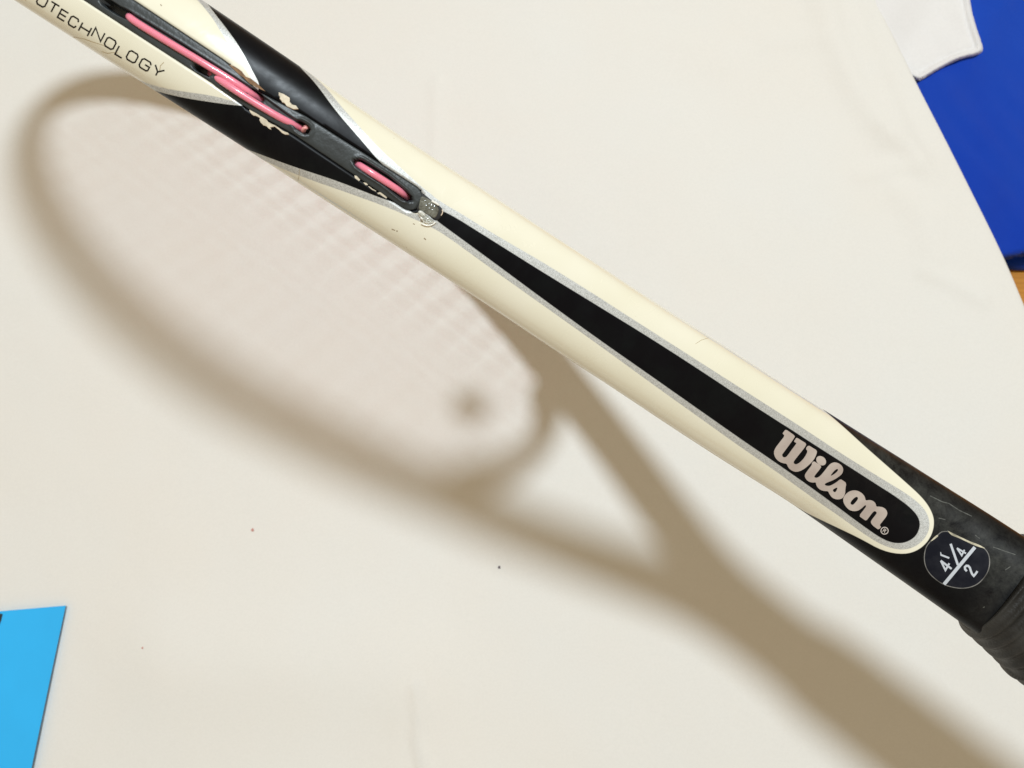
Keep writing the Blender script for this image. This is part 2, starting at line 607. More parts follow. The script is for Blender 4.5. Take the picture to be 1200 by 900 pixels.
def tube(side, groove, n=132):
    idx = tube_idx()
    V_, A, sp = [], [], []
    for i in idx:
        T, H, wc = T_of[i], Hs[i], ws[i]
        ex_ = float(lin(half[i, 0], [0, 170, 230, 330, 420, 700], [2.6, 2.55, 2.45, 2.35, 2.2, 2.15]))
        x, w = section(n, ex_, T, H, float(lin(half[i, 0], [0, 215, 260, 800], [12, 12, T, T])))
        lim = channel_limits(i) if groove else 0.0
        if lim > .25:
            w0 = GCs[i] - wc                    # the channel's middle in section coordinates
            wi = [w0 - lim - .06, w0 - lim + .02, w0 + lim - .02, w0 + lim + .06]
            fr = np.where(x > 0)[0]
            o_ = fr[np.argsort(w[fr])]
            for lo_, hi_ in ((wi[0], wi[1]), (wi[2], wi[3])):
                j = int(np.searchsorted(w[o_], (lo_ + hi_) / 2))
                for jj, ww in ((j - 1, lo_), (j, hi_)):
                    w[o_[jj]] = ww
                    x[o_[jj]] = T * (1 - min(1, abs(ww) / H) ** ex_) ** (1 / ex_)
            x = np.where((x > 0) & (w > wi[0] + .03) & (w < wi[3] - .03), x - GD, x)
        uv = half[i][None] + nor[i][None] * x[:, None]
        V_.append(np.stack([uv[:, 0], uv[:, 1], w + wc], 1))
        uvp = half[i][None] + nor[i][None] * np.abs(x)[:, None]
        A.append(np.stack([uvp[:, 0], uvp[:, 1], w + wc], 1))
    V_ = np.concatenate(V_); A = np.concatenate(A)
    P = proj(rk(A))
    V_[:, 1] *= side
    faces = []
    for a in range(len(idx) - 1):
        for b in range(n):
            c = (b + 1) % n
            q = (a * n + b, (a + 1) * n + b, (a + 1) * n + c, a * n + c)
            faces.append(q if side > 0 else q[::-1])
    if side > 0:
        faces.append(tuple(range(n)))
    else:
        faces.append(tuple(range(n - 1, -1, -1)))
    return V_, faces, P


# an Empty at the butt of the handle carries the racket; its parts are meshes in racket millimetres
racket = bpy.data.objects.new('tennis_racket', None)
col.objects.link(racket)
Rm = np.stack([U, V, W], 1)                     # racket -> cam
Rw = R @ Rm
if np.linalg.det(Rw) < 0:
    raise RuntimeError('left handed racket frame')
mw = Matrix(Rw.tolist()).to_4x4()
mw.translation = Vector(to_world(O))
racket.matrix_world = mw
racket['label'] = 'cream and black tennis racket with pink strings held edge-on above the white cloth'
racket['category'] = 'tennis racket'

Vn, Fn, Pn = tube(1, True)
Vf, Ff, Pf = tube(-1, True)
nv = len(Vn)
Vall = np.concatenate([Vn, Vf])
Fall = Fn + [tuple(i + nv for i in f) for f in Ff]
pan, sil, inn = paint_fields(np.concatenate([Pn, Pf]))
# painted grey reflection and handling marks: densest on the collar next to the grip, towards its upper side
Pw = np.concatenate([Pn, Pf])
sheen_wear_f = .06 + .9 * np.exp(-(line_dist(Pw, [(1010, 535), (1085, 590), (1150, 645), (1230, 690)]) / 29.0) ** 2) + .35 * np.exp(-(line_dist(Pw, [(1165, 690), (1150, 715)]) / 16.0) ** 2)
frame = link_mesh('frame', Vall * MM, Fall, M['paint'], racket, attrs={'panel': pan, 'silver': sil, 'inner': inn, 'sheen_wear': sheen_wear_f})

# the surface without its channel, in cam millimetres, to lay lettering and strings on
Ve, Fe, _ = tube(1, False, 96)
Ve_c = rk(Ve)
BV = BVHTree.FromPolygons([tuple(v) for v in Ve_c.tolist()], Fe)


def surf(x, y, lift=0.0):
    """point of the racket's near side seen at photo pixel (x, y), in racket mm, moved out by lift mm"""
    d = Vector(ray(x, y)).normalized()
    hit = BV.ray_cast(Vector((0, 0, 0)), d)
    if hit[0] is None:
        hit = BV.find_nearest(Vector(ray(x, y) * 205.0))
    p, nrm = hit[0], hit[1]
    if nrm.dot(d) > 0:
        nrm = -nrm
    p = p + nrm * lift
    return rk_inv(np.array(p))


def cdt(outlines, grid):
    """triangles filling outlines (first minus the holes), with interior points every `grid` px"""
    pts, edges = [], []
    for poly in outlines:
        b = len(pts)
        poly = np.asarray(poly, float)
        dense = []
        for i in range(len(poly)):
            a, c = poly[i], poly[(i + 1) % len(poly)]
            m = max(1, int(np.linalg.norm(c - a) / (grid * 1.0)))
            for j in range(m):
                dense.append(a + (c - a) * j / m)
        pts += [tuple(p) for p in dense]
        n = len(dense)
        edges += [(b + i, b + (i + 1) % n) for i in range(n)]
    allp = np.array(pts)
    mn, mx = allp.min(0), allp.max(0)
    gx, gy = np.meshgrid(np.arange(mn[0], mx[0], grid), np.arange(mn[1], mx[1], grid))
    G = np.stack([gx.ravel(), gy.ravel()], 1)
    ins = np.zeros(len(G), bool); dd = np.full(len(G), 1e9)
    for poly in outlines:
        ins ^= inside(G, np.asarray(poly, float)); dd = np.minimum(dd, line_dist(G, poly, True))
    G = G[ins & (dd > grid * .35)]
    pts += [tuple(p) for p in G.tolist()]
    vo, eo, fo, *_ = delaunay_2d_cdt([Vector(p) for p in pts], edges, [], 0, 1e-5)
    vo = np.array([tuple(v) for v in vo])
    cen = np.array([vo[list(f)].mean(0) for f in fo])
    ok = np.zeros(len(cen), bool)
    for poly in outlines:
        ok ^= inside(cen, np.asarray(poly, float))
    fs = [tuple(f) for f, k_ in zip(fo, ok) if k_]
    return vo, fs


def shell(verts_fn, vo, fs, thick, name, mat, parent, smooth=False):
    """solid sheet: top at lift=thick, bottom slightly under the surface"""
    top = np.array([verts_fn(x, y, thick) for x, y in vo])
    bot = np.array([verts_fn(x, y, -0.12) for x, y in vo])
    n = len(vo)
    # orient
    a, b, c = fs[0]
    faces = list(fs) + [tuple(i + n for i in f[::-1]) for f in fs]
    cnt = {}
    for f in fs:
        for i in range(len(f)):
            e = (f[i], f[(i + 1) % len(f)])
            cnt[e] = cnt.get(e, 0) + 1
    for (i, j) in list(cnt):
        if (j, i) not in cnt:
            faces.append((j, i, i + n, j + n))
    o = link_mesh(name, np.concatenate([top, bot]) * MM, faces, mat, parent, smooth)
    return o


def decal(name, groups, mat, thick=0.05, grid=2.0, parent=None, smoothing=1):
    vs, fs = [], []
    for outl in groups:
        outl = [chaikin(p, smoothing) for p in outl]
        vo, ff = cdt(outl, grid)
        fs += [tuple(i + len(vs) for i in f) for f in ff]
        vs += vo.tolist()
    return shell(surf, np.array(vs), fs, thick, name, mat, parent or racket)


def stroke(pts, w, caps=True, w2=None):
    """outline polygon of a stroke of width w px"""
    p = np.asarray(pts, float)
    t = np.gradient(p, axis=0); t /= np.linalg.norm(t, axis=1)[:, None] + 1e-9
    nn = np.stack([-t[:, 1], t[:, 0]], 1)
    ww = np.full(len(p), w / 2.0) if w2 is None else np.linspace(w / 2, w2 / 2, len(p))
    # mitre
    for i in range(1, len(p) - 1):
        a = p[i] - p[i - 1]; b = p[i + 1] - p[i]
        a /= np.linalg.norm(a); b /= np.linalg.norm(b)
        m = a + b; m /= np.linalg.norm(m) + 1e-9
        nn[i] = (-m[1], m[0])
        ww[i] = ww[i] / max(.5, float(nn[i] @ np.array((-a[1], a[0]))))
    return np.concatenate([p + nn * ww[:, None], (p - nn * ww[:, None])[::-1]])


def Z(pts, s, ox, oy):
    return [(x / s + ox, y / s + oy) for x, y in pts]


# ---- maker's lettering
z1 = lambda q: Z(q, 15, 900, 500)
z2 = lambda q: Z(q, 15, 940, 530)
z3 = lambda q: Z(q, 15, 985, 570)
Wout = z1([(310, 46), (395, 103), (478, 165), (452, 205), (430, 240), (350, 350), (272, 455), (243, 490), (258, 532), (300, 542), (336, 517), (420, 400), (502, 292), (492, 283), (452, 262), (475, 228), (500, 187), (590, 245), (680, 300), (640, 370), (560, 470), (450, 608), (450, 640), (475, 660), (505, 660), (560, 630), (640, 545), (700, 430), (658, 388), (708, 324), (785, 372), (858, 415), (855, 475), (800, 590), (700, 690), (600, 765), (500, 797), (420, 775), (355, 720), (328, 648), (270, 643), (190, 612), (125, 545), (98, 450), (130, 370), (200, 280), (298, 155), (250, 122), (280, 84)])
dot = [(940 + (333 + 95 * math.cos(a) * .766 - 74 * math.sin(a) * .643) / 15, 530 + (148 + 95 * math.cos(a) * .643 + 74 * math.sin(a) * .766) / 15) for a in np.linspace(0, 2 * math.pi, 20, endpoint=False)]
ils = z2([(203, 152), (270, 196), (343, 245), (300, 310), (215, 412), (213, 440), (258, 452), (320, 415), (400, 318), (470, 225), (520, 187), (580, 174), (650, 196), (705, 245), (724, 310), (700, 380), (640, 430), (560, 482), (440, 530), (398, 552), (398, 575), (440, 592), (500, 587), (600, 530), (672, 468), (722, 500), (776, 540), (758, 640), (756, 720), (725, 790), (680, 822), (600, 828), (530, 800), (482, 740), (455, 680), (400, 682), (320, 662), (265, 612), (243, 560), (243, 527), (170, 532), (100, 507), (55, 455), (42, 400), (80, 340), (178, 213), (162, 200)])
ils_h1 = z2([(612, 288), (634, 305), (620, 335), (570, 380), (508, 414), (498, 406), (560, 325)])
ils_h2 = z2([(612, 616), (620, 632), (600, 682), (575, 705), (548, 690), (536, 662), (560, 640)])
on = z3([(150, 88), (230, 66), (310, 78), (380, 122), (425, 178), (440, 250), (500, 238), (560, 248), (612, 290), (628, 357), (680, 354), (752, 368), (803, 410), (825, 470), (803, 530), (740, 610), (682, 682), (716, 712), (668, 757), (640, 742), (560, 682), (528, 630), (545, 590), (600, 520), (640, 468), (622, 440), (590, 432), (560, 460), (500, 540), (448, 607), (390, 565), (322, 517), (400, 420), (452, 350), (442, 328), (420, 335), (370, 385), (300, 430), (220, 434), (150, 412), (90, 352), (50, 282), (43, 210), (80, 145)])
on_h = z3([(275, 176), (308, 195), (300, 235), (255, 290), (215, 328), (178, 312), (172, 285), (205, 232)])
logo = decal('maker_lettering', [[Wout], [dot], [ils, ils_h1, ils_h2], [on, on_h]], M['pearl'], 0.05, 2.0)
logo['label'] = 'pearl grey script lettering on the black stripe'
rc = z3([(773, 778)])[0]
ringo = [(rc[0] + 4.7 * math.cos(a), rc[1] + 4.5 * math.sin(a)) for a in np.linspace(0, 2 * math.pi, 28, endpoint=False)]
ringi = [(rc[0] + 3.75 * math.cos(a), rc[1] + 3.55 * math.sin(a)) for a in np.linspace(0, 2 * math.pi, 28, endpoint=False)]


def rl(q):                                      # little R in the ring, leaning with the lettering
    return [(rc[0] + x * .838 - y * .546 * -1 * -1, rc[1] + x * .546 + y * .838) for x, y in q]


Rst = [stroke(rl([(-1.3, 2.1), (-1.3, -2.1)]), .75), stroke(rl([(-1.3, -1.9), (.6, -1.9), (1.3, -1.1), (.6, -.1), (-1.3, -.1)]), .7), stroke(rl([(0, 0), (1.5, 2.1)]), .75)]
decal('registered_mark', [[ringo, ringi]] + [[r_] for r_ in Rst], M['mark'], 0.05, 1.5, smoothing=0)

# ---- NANOTECHNOLOGY printed on the lower cream panel (its beginning runs off along the hoop)
GL = {
    'T': ([[(0, 1), (1, 1)], [(.5, 1), (.5, 0)]], 1.0),
    'E': ([[(1, 1), (.0, 1), (0, 0), (1, 0)], [(0, .5), (.95, .5)]], 1.0),
    'C': ([[(1, .72), (1, .85), (.85, 1), (.18, 1), (0, .82), (0, .18), (.18, 0), (.85, 0), (1, .15), (1, .28)]], 1.05),
    'H': ([[(0, 1), (0, 0)], [(1, 1), (1, 0)], [(0, .5), (1, .5)]], 1.0),
    'N': ([[(0, 0), (0, 1), (1, 0), (1, 1)]], 1.0),
    'O': ([[(.5, 1), (.82, 1), (1, .82), (1, .18), (.82, 0), (.18, 0), (0, .18), (0, .82), (.18, 1), (.52, 1)]], 1.1),
    'L': ([[(0, 1), (0, 0), (1, 0)]], .85),
    'G': ([[(1, .75), (1, .85), (.85, 1), (.18, 1), (0, .82), (0, .18), (.18, 0), (.85, 0), (1, .12), (1, .5), (.5, .5)]], 1.05),
    'Y': ([[(0, 1), (.5, .45), (1, 1)], [(.5, .45), (.5, 0)]], 1.05),
    'A': ([[(0, 0), (.5, 1), (1, 0)], [(.18, .33), (.82, .33)]], 1.1),
}
# baseline-left corner and size of each letter, from the photograph
tdir = np.array([.853, .522]); tup = np.array([.47, -.883])
letters = []
spots = [('N', 17.0, -22.5), ('O', 43.6, -3.0), ('T', 54.5, 4), ('E', 70, 17), ('C', 80.6, 24.5), ('H', 93, 33.5), ('N', 107, 42), ('O', 122.6, 52.3), ('L', 137, 61.8), ('O', 148, 68), ('G', 163, 77), ('Y', 177, 84)]
# refined: (letter, centre x, centre y, width, height)
cen = [('N', 28.5, -9.5, 11, 12), ('O', 49.5, 1.2, 11.2, 11.5), ('T', 62.5, 9.2, 11, 10.6), ('E', 73.8, 17.8, 9.2, 10.6), ('C', 86, 25.5, 9.8, 11), ('H', 99.7, 34.3, 12.2, 10.6), ('N', 115, 40.5, 12.6, 11), ('O', 129.2, 50.8, 11.8, 11.2), ('L', 141.2, 61, 9.2, 10.6), ('O', 155, 66.5, 12, 11.2), ('G', 170, 75.8, 12, 11.2), ('Y', 185, 83.8, 12.6, 10.5)]
groups = []
for ch, cx, cy, wd, hh in cen:
    for st in GL[ch][0]:
        q = [np.array([cx, cy]) + tdir * ((x - .5) * wd) + tup * ((y - .5) * hh) for x, y in st]
        groups.append([stroke(q, 1.8)])
decal('print_lettering', groups, M['ink'], 0.03, 2.2, smoothing=0)

# ---- chips, worn edges and scratches in the lacquer
z6 = lambda q: Z(q, 12.857, 280, 100)
z3b = lambda q: Z(q, 6.92, 200, 40)
z4b = lambda q: Z(q, 7.5, 380, 160)
c1 = z6([(600, 105), (640, 120), (672, 130), (720, 160), (765, 190), (765, 250), (800, 290), (860, 305), (895, 355), (820, 355), (720, 310), (690, 265), (650, 250), (640, 225), (615, 200), (620, 170), (600, 150)])
c2 = z6([(155, 340), (180, 350), (200, 370), (208, 392), (220, 400), (280, 430), (320, 462), (350, 475), (420, 520), (440, 550), (480, 575), (540, 600), (600, 640), (670, 690), (740, 715), (755, 740), (700, 740), (650, 715), (600, 665), (540, 620), (470, 630), (490, 665), (450, 650), (420, 615), (370, 600), (330, 560), (310, 520), (320, 490), (250, 455), (225, 455), (190, 430), (160, 385)])
c3 = z4b([(265, 343), (285, 345), (315, 380), (305, 390), (270, 365)])
c4 = z4b([(342, 403), (370, 408), (385, 425), (365, 428)])
c5 = stroke(z4b([(390, 437), (420, 462), (455, 480)]), .9)
c6 = z4b([(465, 495), (490, 488), (515, 505), (552, 535), (545, 545), (510, 522), (485, 505), (475, 508)])
c7 = z3b([(350, 425), (400, 440), (470, 490), (575, 575), (630, 590), (560, 585), (480, 530), (400, 470)])
decal('chip_edge', [[[(x + .2, y + .9) for x, y in c1]]], M['chip_brown'], 0.02, 1.2, smoothing=0)
decal('chip_edge', [[[(x + .1, y + .5) for x, y in c2]]], M['chip_brown'], 0.02, 1.2, smoothing=0)
chip = decal('paint_chip', [[c1]], M['chip'], 0.04, 1.2, smoothing=0)
chip['label'] = 'pale chip in the upper black lacquer'
decal('paint_chip', [[c2]], M['chip'], 0.04, 1.2, smoothing=0)['label'] = 'long pale chip below the pink string'
decal('paint_chip', [[c3], [c4], [c5], [c6]], M['chip'], 0.04, 1.2, smoothing=0)
cb = z3b([(400, 205), (430, 222), (445, 240), (480, 250), (510, 258), (540, 275), (575, 300), (610, 345), (650, 360), (700, 398), (740, 437), (770, 465), (715, 440), (640, 400), (590, 350), (540, 322), (500, 290), (440, 262), (405, 225)])
decal('worn_edge', [[cb]], M['chip_brown'], 0.04, 1.2, smoothing=0)
for g_ in ([stroke([(86, 43.5), (97, 45), (110, 49.5), (124, 54)], .6)], [stroke([(119, 60), (126, 62.5), (132, 61.5), (138, 62)], .6)], [stroke([(187, 84), (188, 77), (192, 73)], .8)], [stroke([(349, 212), (350.5, 206), (351, 198)], .5)], [stroke([(815, 403), (822, 398.5), (830, 396)], .45)],):
    decal('scratch', [g_], M['scratch'], 0.02, 1.5, smoothing=0)
for g_ in ([stroke([(459, 268.5), (463, 270)], 1.0)], [stroke([(464.5, 270.6), (466, 271)], 1.4)], [stroke([(497, 279), (499, 281)], 1.3)], [stroke([(484, 262), (486, 263)], 1.0)], [stroke([(188, 5), (189.5, 7)], 1.2)],):
    decal('nick', [g_], M['nick'], 0.02, 1.5, smoothing=0)

# ---- round size sticker of clear film
zs = lambda q: Z(q, 10, 1080, 610)
outl = zs([(300, 120), (230, 125), (190, 160), (110, 225), (50, 295), (27, 380), (25, 470), (45, 550), (90, 625), (165, 695), (240, 745), (330, 778), (450, 800), (560, 790), (660, 750), (740, 670), (790, 580), (805, 480), (790, 390), (740, 320), (650, 285), (560, 245), (450, 190), (370, 150)])
stick = decal('size_sticker', [[outl]], M['film'], 0.10, 2.2)
outl_s = chaikin(outl, 2)
ctr = outl_s.mean(0)
ed = decal('film_edge_glare', [[outl_s, ctr + (outl_s - ctr) * .972]], M['film_edge_glare'], 0.125, 1.5, parent=stick, smoothing=0)
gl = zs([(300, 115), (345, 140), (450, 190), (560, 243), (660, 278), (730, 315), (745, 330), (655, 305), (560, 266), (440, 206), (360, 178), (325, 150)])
decal('film_fold_glare', [[gl]], M['film_glare'], 0.19, 1.2, parent=stick, smoothing=1)
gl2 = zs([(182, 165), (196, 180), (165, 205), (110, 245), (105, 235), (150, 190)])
decal('film_fold_glare', [[gl2]], M['film_glare'], 0.17, 1.2, parent=stick, smoothing=1)
num = [stroke(zs([(262, 745), (622, 312)]), 4.0), stroke(zs([(338, 272), (424, 520)]), 2.7),
       stroke(zs([(222, 400), (322, 438)]), 2.0), stroke(zs([(226, 404), (221, 368)]), 1.7, w2=.7)]
num += [stroke(zs([(222, 468), (350, 565)]), 2.3), stroke(zs([(224, 470), (278, 580), (322, 500)]), 2.3)]
num += [stroke(zs([(412, 322), (518, 384)]), 1.9), stroke(zs([(414, 324), (468, 408), (500, 342)]), 1.9)]
num += [stroke(zs([(528, 592), (508, 570), (505, 545), (522, 528), (545, 530), (564, 552), (575, 590), (590, 625), (610, 648), (632, 622), (652, 592)]), 2.5)]
decal('size_numbers', [[a] for a in num], M['white_ink'], 0.15, 1.5, parent=stick, smoothing=0)

M['scuff'] = simple('pale_scuff', (0.075, 0.078, 0.07), 0.6, 0.6, 900)
for g_ in ([(1090, 581), (1104, 588), (1112, 590), (1124, 598), (1139, 605)], [(1164, 641), (1175, 645), (1190, 650)], [(1143, 627), (1145, 629), (1148, 631)], [(1152, 712), (1154, 711)], [(1100, 607), (1108, 609)], [(1178, 668), (1184, 664)]):
    decal('scuff', [[stroke(g_, 1.0)]], M['scuff'], 0.015, 1.5, smoothing=0)

# ------------------------------------------------------------------ grommet strip in its channel
# slots and holes in the strip, given on the photo's view of it
SLOT = [([(149, 16), (200, 47), (250, 79), (296, 108), (335, 137), (353, 149)], 3.4, .6),
        ([(422, 192), (452, 211), (474, 229)], 5.0, 1.4)]
HOLES = [([(124, 3), (140, 13), (149, 17)], 5.0, 3.3), ([(231, 79), (243, 85)], 3.6, 3.3), ([(296, 109), (303, 114)], 4.5, 3.3),
         ([(351, 147), (357, 151)], 5.2, 3.3), ([(419, 191), (423, 193)], 4.2, 3.3), ([(474, 229), (478, 232)], 4.2, 3.3)]


def strip_depth(P):
    dep = np.zeros(len(P)); rim = np.zeros(len(P))
    for pts, hw, d in SLOT + HOLES:
        dist = line_dist(P, pts)
        t = np.clip((hw + .8 - dist) / 1.6, 0, 1)
        dep = np.maximum(dep, d * t * t * (3 - 2 * t))
    for pts, hw, d in SLOT[1:] + [([(352, 148), (357, 151)], 6.2, 0)]:
        dist = line_dist(P, pts)
        rim = np.maximum(rim, .32 * np.exp(-((dist - hw - 3.0) / 1.5) ** 2))
    for pts, hw, d in SLOT[:1]:
        dist = line_dist(P, pts)
        rim = np.maximum(rim, .10 * np.exp(-((dist - hw - 2.0) / 1.3) ** 2))
    return rim * (dep < .05) - dep


def strip_part(side, i0, i1, step, nw, name):
    vs, P = [], []
    hend = GH - 0.07
    idx = list(range(i0, i1, step))
    ends = 8
    rows = []
    for i in idx:
        s = s_arc[i]
        hwid = GHs[i] - 0.07
        d0 = s - (s_gro - hend)                 # distance past the rounded end
        lim = hwid if d0 >= hwid else math.sqrt(max(1e-4, hwid ** 2 - (hwid - d0) ** 2))
        if d0 < 0:
            continue
        ww = np.linspace(-1, 1, nw) * lim
        base = T_of[i] - 0.05
        crown = 0.22 * (1 - (np.abs(ww) / hwid) ** 4) + .04
        x = base + crown - 0.02
        row = half[i][None] + nor[i][None] * x[:, None]
        rows.append((i, ww, x))
    V_, Pp = [], []
    for i, ww, x in rows:
        uv = half[i][None] + nor[i][None] * x[:, None]
        V_.append(np.stack([uv[:, 0], uv[:, 1], ww + GCs[i]], 1))
    A = np.concatenate(V_)
    dz = strip_depth(proj(rk(A))) if side > 0 else np.zeros(len(A))
    outv = []
    k_ = 0
    for i, ww, x in rows:
        dd = dz[k_:k_ + nw]; k_ += nw
        xx = x + dd
        xx[0] = x[0] - 3.6; xx[-1] = x[-1] - 3.6
        xx[1] = min(xx[1], x[1] - .15); xx[-2] = min(xx[-2], x[-2] - .15)
        w2 = ww.copy(); w2[1] = ww[0]; w2[-2] = ww[-1]
        uv = half[i][None] + nor[i][None] * xx[:, None]
        outv.append(np.stack([uv[:, 0], uv[:, 1] * side, w2 + GCs[i]], 1))
    VV = np.concatenate(outv)
    fs = []
    for a in range(len(rows) - 1):
        for b in range(nw - 1):
            q = (a * nw + b, (a + 1) * nw + b, (a + 1) * nw + b + 1, a * nw + b + 1)
            fs.append(q if side > 0 else q[::-1])
    fs.append(tuple(range(nw)) if side > 0 else tuple(range(nw - 1, -1, -1)))
    return link_mesh(name, VV * MM, fs, M['rubber'], racket)


# ws (beam offset) is small; the strip runs along w=0 like the channel
i_start = int(np.argmin(np.abs(s_arc - (s_gro - GH + .3))))
i_mid = index_at(60)
i_end = int(np.argmin(np.abs(s_arc - 560)))
strip_part(1, i_start, min(i_end, len(half) - 2), 1, 46, 'grommet_strip')['label'] = 'dark grey grommet strip on the near side of the hoop'
strip_part(-1, i_start, min(i_end, len(half) - 2), 4, 14, 'grommet_strip')


def tube_mesh(name, pts, r, mat, parent, n=12, mm=True, rads=None):
    p = np.asarray(pts, float)
    t = np.gradient(p, axis=0); t /= np.linalg.norm(t, axis=1)[:, None] + 1e-9
    ref = np.array([0, 0, 1.0])
    vs = []
    for i in range(len(p)):
        a = np.cross(t[i], ref)
        if np.linalg.norm(a) < 1e-3:
            a = np.cross(t[i], [0, 1.0, 0])
        a /= np.linalg.norm(a); b = np.cross(t[i], a)
        rr = r if rads is None else rads[i]
        for j in range(n):
            th = 2 * math.pi * j / n
            vs.append(p[i] + rr * (math.cos(th) * a + math.sin(th) * b))
    fs = []
    for i in range(len(p) - 1):
        for j in range(n):
            k_ = (j + 1) % n
            fs.append((i * n + j, i * n + k_, (i + 1) * n + k_, (i + 1) * n + j))
    fs.append(tuple(range(n - 1, -1, -1))); fs.append(tuple((len(p) - 1) * n + j for j in range(n)))
    return link_mesh(name, np.array(vs) * (MM if mm else 1), fs, mat, parent)


def string_on(pts, r=.80, label=None, mat='pink'):
    ctrl_ = np.array([surf(x, y, h) for x, y, h in pts])
    o = tube_mesh('string_loop', smooth_path(ctrl_, .35), r, M[mat], racket, 16)
    if label:
        o['label'] = label
    return o


string_on([(144, 14.5, -3.6), (147.5, 17.3, -1.6), (153, 21.2, -.1), (165, 29.5, .35), (200, 51, .4), (235, 72, .4), (262, 88.5, .15), (280, 100, -.15), (293, 109, -.9), (304, 116, -3.6)], label='pink string running along the channel from the corner')
string_on([(240, 82, -3.6), (245, 86, -1.9), (252, 90, -.7), (262, 96.5, .35), (278, 107, .75), (300, 121, .5), (325, 136, .15), (341, 144.5, -.5), (349, 148.5, -1.9), (353, 150, -3.6)], label='shorter pink string crossing over the long one')
string_on([(416, 190, -3.6), (419, 192.3, -1.7), (425, 196, -.3), (437, 203.5, .35), (452, 213, .25), (465, 221.5, -.2), (473, 227.5, -1.3), (478, 232, -3.6)], label='short pink string near the lower end of the channel')
string_on([(359.5, 147.0, -2.2), (357.8, 148.4, -1.0), (356, 150.4, -.8), (354.3, 152.5, -1.2), (353.5, 153.6, -2.4)], r=.55, label='pink cut string end in its hole', mat='pink_cut')

# ---- clear end cap between the strip and the black stripe
zc = lambda q: Z(q, 15, 480, 220)


def bump_lump(name, poly, mat, h, grid=1.0, base=-.1, power=.5, r=None, parent=None, rough_=0.0):
    poly = chaikin(poly, 2)
    vo, fs = cdt([poly], grid)
    d = np.maximum(0, -sdf(vo, poly))
    rr = r or d.max()
    hgt = base + h * np.power(np.clip(1 - (1 - np.clip(d / rr, 0, 1)) ** 2, 0, 1), power)
    if rough_:
        hgt = hgt + np.array([rough_ * noise.noise(Vector((x * .55, y * .55, 3.1))) for x, y in vo]) * (d > .5)
    top = np.array([surf(x, y, z) for (x, y), z in zip(vo, hgt)])
    bot = np.array([surf(x, y, base - .3) for x, y in vo])
    n = len(vo)
    cnt = set()
    for f in fs:
        for i in range(3):
            cnt.add((f[i], f[(i + 1) % 3]))
    faces = list(fs) + [tuple(i + n for i in f[::-1]) for f in fs] + [(j, i, i + n, j + n) for (i, j) in cnt if (j, i) not in cnt]
    return link_mesh(name, np.concatenate([top, bot]) * MM, faces, mat, parent or racket)


cap_base = bump_lump('end_socket', zc([(150, 60), (250, 110), (350, 190), (450, 270), (540, 330), (575, 370), (590, 420), (570, 490), (520, 560), (440, 590), (330, 480), (220, 420), (120, 400), (100, 250)]), M['dark'], .12, base=0.0)
cap = bump_lump('end_cap', zc([(200, 130), (330, 190), (460, 290), (520, 370), (500, 470), (440, 550), (330, 480), (210, 420), (150, 390), (170, 240)]), simple('smoky_plastic', (0.16, 0.165, 0.14), 0.16, 0.6, 500, 0.06, 300, coat=.6), .62, base=.05, rough_=.18, grid=.8)
cap['label'] = 'smoky clear plastic cap at the end of the channel'
bead = bump_lump('clear_bead', zc([(130, 430), (180, 390), (290, 470), (400, 560), (450, 600), (400, 632), (300, 632), (230, 590), (160, 500)]), M['clear'], .75, base=.1, rough_=.1, grid=.8)
bump_lump('bead_glint_facet', zc([(135, 430), (190, 385), (292, 462), (262, 500), (205, 500)]), simple('white_glint_facet', (.62, .62, .57), .25), .25, base=.55, parent=bead)  # glints of the clear bead put in as pale facets
bump_lump('bead_glint_facet', zc([(180, 525), (215, 505), (240, 555), (225, 568)]), simple('bright_glint', (.9, .9, .86), .1), .15, base=.85, parent=bead)
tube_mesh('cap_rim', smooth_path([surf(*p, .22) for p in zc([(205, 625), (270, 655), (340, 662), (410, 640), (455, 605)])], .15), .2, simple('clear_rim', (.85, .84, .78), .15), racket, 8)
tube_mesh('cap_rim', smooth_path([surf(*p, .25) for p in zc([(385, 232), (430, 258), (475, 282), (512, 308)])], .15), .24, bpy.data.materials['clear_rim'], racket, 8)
tube_mesh('cap_rim', smooth_path([surf(*p, .10) for p in zc([(570, 385), (580, 420), (572, 455), (552, 490)])], .15), .13, simple('thin_bright_line', (.75, .62, .48), .2), racket, 8)  # thin bright arc with its own pale colour

# ------------------------------------------------------------------ yoke, strings, dampener (seen mainly through their shadow)
yk = []
for th in np.linspace(-28, 28, 40):
    a = math.radians(th)
    yk.append((HC - HA * math.cos(a), HB * math.sin(a)))
yk = np.array(yk)
tg = np.gradient(yk, axis=0); tg /= np.linalg.norm(tg, axis=1)[:, None]; ny = np.stack([-tg[:, 1], tg[:, 0]], 1)
n = 32
vs = []
for p, q in zip(yk, ny):
    x, w = section(n, 2.4, 6.0, 11.0)
    vs.append(np.stack([p[0] + q[0] * x, p[1] + q[1] * x, w], 1))
fs = [(a * n + b, (a + 1) * n + b, (a + 1) * n + (b + 1) % n, a * n + (b + 1) % n) for a in range(len(yk) - 1) for b in range(n)]
fs += [tuple(range(n)), tuple((len(yk) - 1) * n + j for j in range(n))]
link_mesh('throat_bridge', np.concatenate(vs) * MM, fs, simple('cream_lacquer', (.81, .78, .64), .25), racket)

